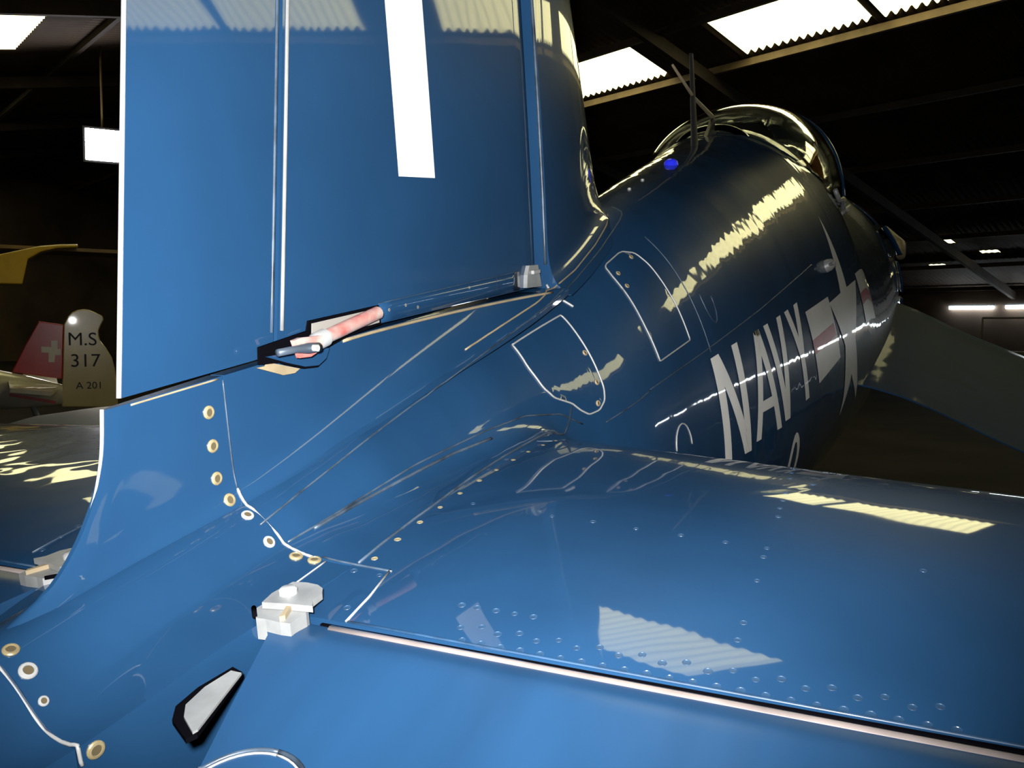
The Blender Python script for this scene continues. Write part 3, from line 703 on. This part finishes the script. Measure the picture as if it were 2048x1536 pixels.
# --- tailplane hinge brackets and elevator slots, both sides
def bracket(sg, parent_elev):
    h_ = empty('elevator_hinge', (0, 0, 0), AC)
    f = lambda l, z: [(x, sg * y, z) for x, y in l]
    MB().prism(f([(-0.011, .128), (0.008, .124), (0.034, .127), (0.037, .141), (0.036, .154), (0.031, .163), (0.022, .169), (0.006, .170), (-0.003, .177), (-0.006, .153)], 0.0075), (0, 0, -0.006)).build('bracket_plate', M['metal'], h_)
    MB().prism(f([(-0.012, .121), (0.004, .122), (0.008, .141), (0.002, .168), (-0.004, .170), (-0.026, .170), (-0.027, .160), (-0.026, .144), (-0.027, .134)], 0.0010), (0, 0, -0.020)).build('bracket_block', M['metal'], h_)
    MB().prism(f([(-0.004, .150), (-0.001, .154), (-0.022, .162), (-0.026, .159)], 0.0055), (0, 0, -.005)).build('bracket_rib', M['tan'], h_)
    MB().tube([Vector((x, sg * y, 0.0015)) for x, y in [(-0.012, .119), (-0.026, .132)]], 0.0022, 8).build('bracket_pin', M['gap'], h_, True)
    b = MB(); b.lathe([(.0001, .0), (.0085, .0), (.0085, .006), (.006, .008), (.0001, .008)], (0.012, sg * .139, 0.0055), (0, 0, 1), 16); b.build('bracket_bolt', M['chip_and_glint'], h_, True, 40)
    sl = MB().prism(f([(-0.066, .1395), (-0.101, .1350), (-0.128, .1385), (-0.143, .150), (-0.158, .178), (-0.150, .181), (-0.070, .153)], -0.0235), (0, 0, -.004)).build('slot_rim', M['gap'], AC)
    MB().prism(f([(-0.074, .145), (-0.101, .1425), (-0.126, .147), (-0.139, .158), (-0.152, .179), (-0.148, .180), (-0.074, .156)], -0.0215), (0, 0, -.002)).build('slot_plate', M['metal'], sl)
bracket(-1, elev_r); bracket(1, elev_l)
# round inspection ring on the near elevator
RC = (-0.188, -0.247); RR = 0.047
MB().tube([top(RC[0] + RR * math.cos(t), RC[1] + RR * math.sin(t), 0.0006)[0] for t in [2 * math.pi * k / 48 for k in range(49)]], 0.0018, 6).build('inspection_ring', M['seam'], elev_r, True)
MB().tube([top(RC[0] + RR * .94 * math.cos(t), RC[1] + RR * .94 * math.sin(t), 0.0004)[0] for t in [2 * math.pi * k / 48 for k in range(49)]], 0.0009, 6).build('inspection_ring', M['chip_and_glint'], elev_r, True)
# hinge line edges: worn lip of the tailplane and painted highlight on the elevator nose
for sg, st_ in ((-1, stab_r), (1, stab_l)):
    MB().obox((0.0090, sg * .175, -0.040), (0.0090, sg * 2.3, -0.042), .0035, 0.050).build('hinge_gap', M['gap'], st_)
    MB().tube([top(0.0135, sg * y, -.0006)[0] for y in frange(0.20, 2.2, 0.08)], 0.0016, 8).build('worn_lip', M['rivet'], st_, True)

M['nose'] = mat('elevator_nose_highlight', (0.20, 0.17, 0.16), rough=.3, coat=.8, var=.4, vscale=12)  # pale colour standing in for the highlight along the nose
for sg, e_ in ((-1, elev_r), (1, elev_l)):
    pts = [Vector((0.0015, sg * y, ZM + st_T(y) * .64 * .97 - .0042)) for y in frange(0.19, 2.15, 0.08)]
    MB().tube(pts, 0.0050, 10).build('nose_highlight_strip', M['nose'], e_, True)

# --- fittings on the spine
ant = empty('antenna', (0, 0, 0), AC)
b = MB(); rings = []
for q, (xc, ch, tw) in zip((0.54, .6, .72, .80, .86), ((2.515, .036, .012), (2.505, .030, .010), (2.485, .022, .008), (2.47, .018, .007), (2.46, .014, .006))):
    rings.append([Vector((xc + ch * math.cos(t), tw * math.sin(t), q)) for t in [2 * math.pi * k / 12 for k in range(12)]])
loft('antenna_mast', rings, M['black'], ant, sharp=50)
MB().tube([(2.18, 0, .784), (2.50, 0, .722), (2.84, 0, .690), (2.925, 0, .648)], [.004, .006, .008, .006], 8).build('antenna_wire', M['tan'], ant, True)
MB().prism([(2.70, -.006, .60), (2.84, -.006, .685), (2.93, -.006, .63), (2.93, -.006, .61)], (0, .012, 0)).build('antenna_gusset', M['black'], ant)
b = MB(); p = fpt(2.035, 3.5); b.lathe([(.021, -.012), (.021, .004), (.018, .010), (.011, .015), (.0001, .017)], p, (0, -.06, 1), 20); b.build('formation_light', M['blue_lens'], AC, True, 50)
b = MB(); p = fpt(2.58, 60.8); n = (p - Vector((2.58, 0, -.1))).normalized(); b.lathe([(.022, -.005), (.022, .012), (.015, .028), (.0001, .034)], p, n, 16); b.tube([p, p + n * .03 + Vector((-.035, 0, 0.0))], .006, 8); b.build('lifting_knob', M['metal'], AC, True, 45)
for x in (1.62, 1.75): b = MB(); p = fpt(x, 2); b.lathe([(.005, -.004), (.005, .003), (.0001, .005)], p, (0, 0, 1), 10); b.build('spine_stud', M['chip_and_glint'], AC, True, 45)

# --- canopy frame and cockpit
def can_pt(x, a, off=0.0):
    zt, hw_, zb = can_sec(x); return Vector((x, -(hw_ + off) * math.cos(R_(a)), zb + (zt + off - zb) * math.sin(R_(a)) ** .92))
for sg in (0, 180):
    MB().tube([can_pt(x, abs(sg - 1), .004) for x in frange(2.90, 4.35, .05)], .016, 8).build('canopy_rail', M['black'], CAN, True)
MB().tube([can_pt(4.35, a, .004) for a in range(2, 179, 6)], .018, 8).build('canopy_bow', M['navy_fuse'], CAN, True)
wsr = []
for x, k in ((4.36, 1.0), (4.55, .92), (4.75, .70), (4.92, .42)):
    wsr.append([Vector((x, .40 * k ** .3 * math.cos(R_(a)), lerp(.42, .845 * k + .50 * (1 - k), math.sin(R_(a))))) for a in range(0, 181, 10)])
ws = loft('windscreen', wsr, M['glass'], CAN, cap=False, closed=False); sm = ws.modifiers.new('t', 'SOLIDIFY'); sm.thickness = .008
for a in (45, 135): MB().tube([r[a // 10] + Vector((0, 0, .004)) for r in wsr], .014, 8).build('windscreen_bar', M['navy_fuse'], CAN, True)
seat = empty('pilot_seat', (0, 0, 0), AC)
b = MB(); b.prism([(3.46, -.17, .40), (3.44, -.16, .66), (3.44, -.11, .72), (3.44, .11, .72), (3.44, .16, .66), (3.46, .17, .40)], (.05, 0, 0)); b.build('headrest', M['black'], seat)
MB().box((3.62, 0, .45), (.36, .40, .12)).build('seat_pan', M['black'], seat)
MB().tube([(3.48, -.30, .60), (3.52, -.34, .50), (3.50, -.36, .40)], .016, 8).build('harness_strap', M['orange'], seat, True)
MB().tube([(3.44, -.14, .68), (3.60, -.17, .46), (3.95, -.20, .44)], .012, 8).build('roll_bar', M['black'], seat, True)
lat = MB(); lat.tube([(3.30, -.425, .40), (3.34, -.44, .355), (3.42, -.45, .36), (3.46, -.45, .32), (3.55, -.46, .31)], .010, 8); lat.tube([(3.38, -.45, .30), (3.62, -.47, .33)], .008, 8); lat.build('canopy_latch', M['metal'], CAN, True)
# instrument coaming
MB().prism([(4.30, -.30, .44), (4.32, -.26, .60), (4.34, 0, .64), (4.32, .26, .60), (4.30, .30, .44)], (.05, 0, 0)).build('instrument_panel', M['black'], seat)

# --- cowling, propeller, undercarriage
cw = empty('engine_cowling', (0, 0, 0), AC)
for k in range(9):
    t0 = R_(18 + k * 18); pts = []
    for i in range(5):
        t = t0 + R_(15) * i / 4 ; pts.append((t))
    vs = [Vector((x, -r * math.sin(t), -.25 + r * math.cos(t))) for x, r in ((5.42, .725), (5.20, .772 if k == 2 else .738)) for t in pts]
    o = me_obj('cowl_flap', vs, grid_faces(2, 5), M['navy_fuse'], cw); sm = o.modifiers.new('t', 'SOLIDIFY'); sm.thickness = .006
MB().tube([(6.2, -.62, .16), (6.0, -.715, .045), (5.85, -.725, -.02)], [.02, .045, .03], 10).build('exhaust_fairing', M['tan'], cw, True)
b = MB(); b.lathe([(.52, 0), (.50, .02), (.2, .03), (.15, .1), (0.0001, .12)], (7.40, 0, -.25), (1, 0, 0), 32); b.build('engine_front', M['black'], cw, True, 40)
b = MB(); b.lathe([(.16, 0), (.17, .05), (.13, .22), (.06, .33), (.0001, .36)], (7.5, 0, -.25), (1, 0, 0), 24); b.build('propeller_hub', M['black'], cw, True, 50)
def ground_z(x): return -(ORG.z + math.sin(PITCH) * x) / math.cos(PITCH)
for sg in (-1, 1):
    g_ = empty('main_gear', (0, 0, 0), AC); zg = ground_z(4.75); wy = sg * 1.82
    MB().tube([(4.65, wy, -.80), (4.74, wy, zg + .42)], .055, 12).build('oleo_leg', M['strut'], g_, True)
    b = MB(); b.lathe([(.16, -.09), (.30, -.10), (.385, -.06), (.40, 0), (.385, .06), (.30, .10), (.16, .09)], (4.75, wy - sg * .14, zg + .402), (0, 1, 0), 32); b.build('tyre', M['rubber'], g_, True, 40)
    b = MB(); b.lathe([(.17, -.07), (.12, -.03), (.05, -.10), (.0001, -.10)], (4.75, wy - sg * .14, zg + .402), (0, 1, 0), 24); b.lathe([(.17, .07), (.12, .03), (.05, .10), (.0001, .10)], (4.75, wy - sg * .14, zg + .402), (0, 1, 0), 24); b.build('wheel_hub', M['strut'], g_, True, 40)
    MB().box((4.80, wy + sg * .13, -1.25), (.45, .02, .70)).build('gear_door', M['navy'], g_)
g_ = empty('tail_wheel', (0, 0, 0), AC); zg = ground_z(0.35)
MB().tube([(0.55, 0, -.50), (0.42, 0, zg + .36), (0.36, 0.0, zg + .30)], .035, 12).build('tail_strut', M['strut'], g_, True)
for sg in (-1, 1): MB().tube([(0.40, sg * .03, zg + .33), (0.35, sg * .075, zg + .26), (0.33, sg * .075, zg + .141)], .016, 8).build('wheel_fork', M['strut'], g_, True)
b = MB(); b.lathe([(.05, -.05), (.11, -.055), (.137, -.03), (.140, 0), (.137, .03), (.11, .055), (.05, .05)], (0.33, 0, zg + .141), (0, 1, 0), 24); b.build('tyre', M['rubber'], g_, True, 40)

# ------------------------------------------------------------------ the red and cream aircraft behind the tail
M['cream'] = mat('cream_dope', (0.62, 0.50, 0.20), rough=0.22, coat=.6, var=.15, vscale=3)
M['sred'] = mat('red_fin_paint', (0.52, 0.03, 0.025), rough=0.25, coat=.6, var=.15, vscale=4)
M['swhite'] = mat('offwhite_fin_paint', (0.62, 0.58, 0.45), rough=0.25, coat=.6, var=.15, vscale=4)
SW = empty('swiss_aircraft', (7.2028, 9.003, 0)); SW.rotation_euler = (0, 0, math.atan2(-0.62951748, 0.77698632))
tag(SW, 'cream aircraft tail with red fin bearing a white cross, standing behind the blue rudder', 'aircraft')
def plate(name, poly, m, parent, t=0.05, y=0.0, bev=0.012):
    b = MB(); b.prism([(x, y - t / 2, z) for x, z in poly], (0, t, 0)); o = b.build(name, m, parent)
    if bev: md = o.modifiers.new('b', 'BEVEL'); md.width = bev; md.segments = 2; md.limit_method = 'ANGLE'
    return o
sf = plate('tail_fin', [(-0.40, 1.808), (-0.119, 1.764), (-0.153, 1.062), (-0.716, 1.162), (-0.56, 1.50)], M['sred'], SW, .07)
plate('fin_cross', [(-0.266, 1.561), (-0.195, 1.561), (-0.198, 1.452), (-0.160, 1.452), (-0.162, 1.376), (-0.225, 1.376), (-0.236, 1.282), (-0.302, 1.283), (-0.299, 1.405), (-0.381, 1.412), (-0.379, 1.486), (-0.268, 1.476)], M['swhite'], sf, .078, 0, 0)
sr = plate('tail_rudder', [(-0.119, 1.764), (-0.066, 1.878), (-0.02, 1.925), (0.037, 1.955), (0.122, 1.971), (0.18, 1.962), (0.233, 1.94), (0.335, 1.883), (0.347, 1.835), (0.31, 1.76), (0.283, 1.69), (0.285, 1.62), (0.302, 1.556), (0.37, 1.459), (0.437, 1.332), (0.465, 1.20), (0.476, 1.068), (0.50, 0.935), (0.49, 0.676), (-0.17, 0.700), (-0.148, 1.1)], M['cream'], SW, .055)
def text(body, size, x, z, m, parent, y):
    cu = bpy.data.curves.new('lettering', 'FONT'); cu.body = body; cu.size = size; cu.extrude = 0.001; cu.align_x = 'CENTER'
    t = bpy.data.objects.new('lettering', cu); COL.objects.link(t); bpy.context.view_layer.update()
    me = bpy.data.meshes.new_from_object(t.evaluated_get(bpy.context.evaluated_depsgraph_get())); bpy.data.objects.remove(t)
    me.materials.clear(); me.materials.append(m); o = bpy.data.objects.new('painted_lettering', me); link(o, parent)
    o.location = (x, y, z); o.rotation_euler = (R_(90), 0, 0); return o
for body, size, x, z in (('M.S', .24, .09, 1.50), ('317', .24, .12, 1.22), ('A 201', .13, .16, .93)): text(body, size, x, z, M['black'], sr, -.0295)
def fus_ring(x, zc, hy, hz): return [Vector((x, hy * math.cos(t), zc + hz * math.sin(t))) for t in [2 * math.pi * k / 24 for k in range(24)]]
sfu = loft('rear_fuselage', [fus_ring(-0.15, .86, .05, .13), fus_ring(-0.5, .90, .12, .20), fus_ring(-1.0, .96, .20, .27), fus_ring(-2.2, 1.12, .34, .42), fus_ring(-4.0, 1.36, .46, .56), fus_ring(-5.6, 1.55, .48, .56), fus_ring(-6.6, 1.66, .42, .48), fus_ring(-7.2, 1.72, .15, .18)], M['swhite'], SW, sharp=60)
plate('fuselage_stripe', [(-0.90, .945), (-0.233, .791), (-0.234, .752), (-0.90, .905)], M['sred'], sfu, .01, -.15, 0)
for sg in (-1, 1):
    b = MB(); b.prism([(-0.20, sg * .05, .98), (-0.75, sg * .12, 1.06), (-.65, sg * 1.5, 1.06), (-.25, sg * 1.5, 1.01)], (0, 0, -.05)); b.build('tailplane', M['swhite'], SW)
    b = MB(); b.prism([(-3.6, sg * .3, 1.05), (-5.6, sg * .3, 1.30), (-5.2, sg * 4.6, 1.50), (-4.2, sg * 4.6, 1.38)], (0, 0, -.14)); b.build('wing', M['swhite'], SW)
    MB().tube([(-5.2, sg * 1.2, 1.2), (-5.4, sg * 1.2, .36)], .05, 10).build('gear_leg', M['strut'], SW, True)
    b = MB(); b.lathe([(.1, -.08), (.32, -.08), (.36, 0), (.32, .08), (.1, .08)], (-5.4, sg * 1.2, .361), (0, 1, 0), 24); b.build('gear_wheel', M['rubber'], SW, True, 40)
MB().tube([(-0.5, 0, .75), (-.35, 0, .25)], .035, 10).build('tail_strut', M['strut'], SW, True)
b = MB(); b.lathe([(.04, -.05), (.14, -.05), (.16, 0), (.14, .05), (.04, .05)], (-.35, 0, .161), (0, 1, 0), 20); b.build('tail_wheel', M['rubber'], SW, True, 40)

# ------------------------------------------------------------------ the yellow aircraft further back on the left
M['yellow'] = mat('yellow_dope', (0.62, 0.40, 0.02), rough=0.35, coat=.4, var=.2, vscale=3)
YD = 17.0
vdir = (ROT @ CAM_AXES) @ Vector((0 - 1024, -(540 - 768), -1688.29)); vdir.normalize()
yc = CAM_W + vdir * YD; az = math.atan2(vdir.y, vdir.x)
YA = empty('yellow_aircraft', (yc.x, yc.y, 0)); YA.rotation_euler = (0, 0, az - math.pi / 2)
tag(YA, 'yellow high-wing aircraft with dark wing, cut by the left edge above the red fin', 'aircraft')
zc = yc.z; px = YD / 1688.29 / (vdir.dot((ROT @ CAM_AXES) @ Vector((0, 0, -1))))
px = YD * vdir.dot((ROT @ CAM_AXES) @ Vector((0, 0, -1))) / 1688.29 * 1.18
def yp(X, Y): return ((X) * px, zc - (Y - 540) * px * 0.87)
yb = [(-1.6, yp(0, 512)[1] - .05), yp(-40, 524), yp(0, 511), yp(30, 501), yp(60, 491), yp(90, 486), yp(118, 484), yp(118, 490), yp(85, 494), yp(60, 503), yp(41, 518), yp(37, 540), yp(32, 567), (-1.6, yp(0, 570)[1])]
plate('wing_root_fairing', yb, M['yellow'], YA, .55, 0.1, .02)
loft('fuselage', [fus_ring(-6.0, zc - .35, .05, .10), fus_ring(-4.0, zc - .45, .25, .35), fus_ring(-1.8, zc - .55, .45, .55), fus_ring(-1.1, zc - .45, .45, .45), fus_ring(-.9, zc - .4, .3, .3)], M['yellow'], YA, sharp=60)
b = MB(); b.prism([(-1.2, .2, yp(0, 489)[1]), (4.6, .2, yp(0, 488)[1]), (4.6, 1.3, yp(0, 488)[1]), (-1.2, 1.5, yp(0, 489)[1])], (0, 0, -.06)); b.build('wing', M['beam'], YA)
for sx, sy in ((-1.5, -.55), (-1.5, .75), (-5.6, 0)):
    zt_ = zc - .5
    MB().tube([(sx, sy * .5, zt_), (sx, sy, .2)], .035, 8).build('gear_leg', M['strut'], YA, True)
    b = MB(); b.lathe([(.06, -.06), (.18, -.06), (.21, 0), (.18, .06), (.06, .06)], (sx, sy, .211), (0, 1, 0), 20); b.build('gear_wheel', M['rubber'], YA, True, 40)

# ------------------------------------------------------------------ lamps
FL_ = hw(5.98, 20.79, 5.80); FLAMP = empty('floodlight', FL_)
fd = (CAM_W - FL_).normalized(); FLAMP.rotation_euler = (0, 0, math.atan2(fd.y, fd.x))
tag(FLAMP, 'square white floodlight hanging under the roof beside the rudder edge', 'floodlight')
tl = -0.20
b = MB(); b.box((0, 0, 0), (.16, .80, .80)); hsg = b.build('lamp_housing', M['black'], FLAMP)
b = MB(); b.box((.085, 0, 0), (.02, .70, .70)); o = b.build('lamp_glass', M['lamp'], FLAMP); md = o.modifiers.new('b', 'BEVEL'); md.width = .09; md.segments = 4; md.affect = 'EDGES'
MB().tube([(-.02, 0, .38), (-.02, 0, roof_z(5.98) - 5.80 - .02)], .025, 8).build('lamp_rod', M['beam'], FLAMP, True)
al = bpy.data.lights.new('floodlight_beam', 'SPOT'); al.energy = 1500; al.color = (1, .90, .72); al.shadow_soft_size = .3; al.spot_size = R_(36); al.spot_blend = .4
ao = bpy.data.objects.new('floodlight_beam', al); link(ao, FLAMP); ao.location = (.12, 0, 0)
tgt = Vector((8.0, 10.4, 1.5)) - FL_; tgt.rotate(Matrix.Rotation(-FLAMP.rotation_euler.z, 3, 'Z')); ao.rotation_euler = tgt.to_track_quat('-Z', 'Y').to_euler()
def fluo(j0, j1, z, label):
    f_ = empty('fluorescent_light', hw(HR - .05, (j0 + j1) / 2, z)); f_.rotation_euler = (0, 0, math.atan2(J.y, J.x))
    tag(f_, label, 'light', 'fluorescent lights on the far right wall'); L = abs(j1 - j0)
    MB().box((0, 0.03, .06), (L + .1, .10, .06)).build('light_housing', M['strut'], f_)
    MB().tube([(-L / 2, .03 + .0, -.02), (L / 2, .03, -.02)], .075, 10).build('light_tube', M['tube'], f_, True)
    return f_
fluo(11.53, 13.07, 2.66, 'left fluorescent tube of the pair glowing on the far right wall')
fluo(9.5, 11.12, 2.67, 'right fluorescent tube of the pair, cut by the frame edge')

# ------------------------------------------------------------------ work stand by the right wall
WS = empty('work_stand', hw(19.5, 6.15, 0)); WS.rotation_euler = (0, 0, AZ)
tag(WS, 'dark steel work stand in the gloom under the fluorescent tubes', 'work stand')
M['stand'] = mat('dark_stand_paint', (0.05, 0.045, 0.04), rough=0.6, var=.4, vscale=5)
for i in (-.5, .5):
    for j in (-.35, .35): MB().tube([(i * 1.15, j * 1.15, 0), (i, j, 1.3)], .03, 8).build('stand_leg', M['stand'], WS, True)
    MB().box((i, 0, .6), (.04, .75, .04)).build('cross_bar', M['stand'], WS)
MB().box((0, 0, 1.33), (1.2, .85, .06)).build('platform', M['stand'], WS)
for i in (-.55, .55): MB().tube([(i, .38, 1.36), (i, .38, 2.05)], .018, 8).build('handrail_post', M['stand'], WS, True)
MB().tube([(-.55, .38, 2.05), (.55, .38, 2.05)], .018, 8).build('handrail', M['stand'], WS, True)

for k in range(7):
    j = 8.9 - 2.25 * k
    fluo(j - 1.55, j, 2.67, 'fluorescent tube in the row along the right wall beyond the frame edge')
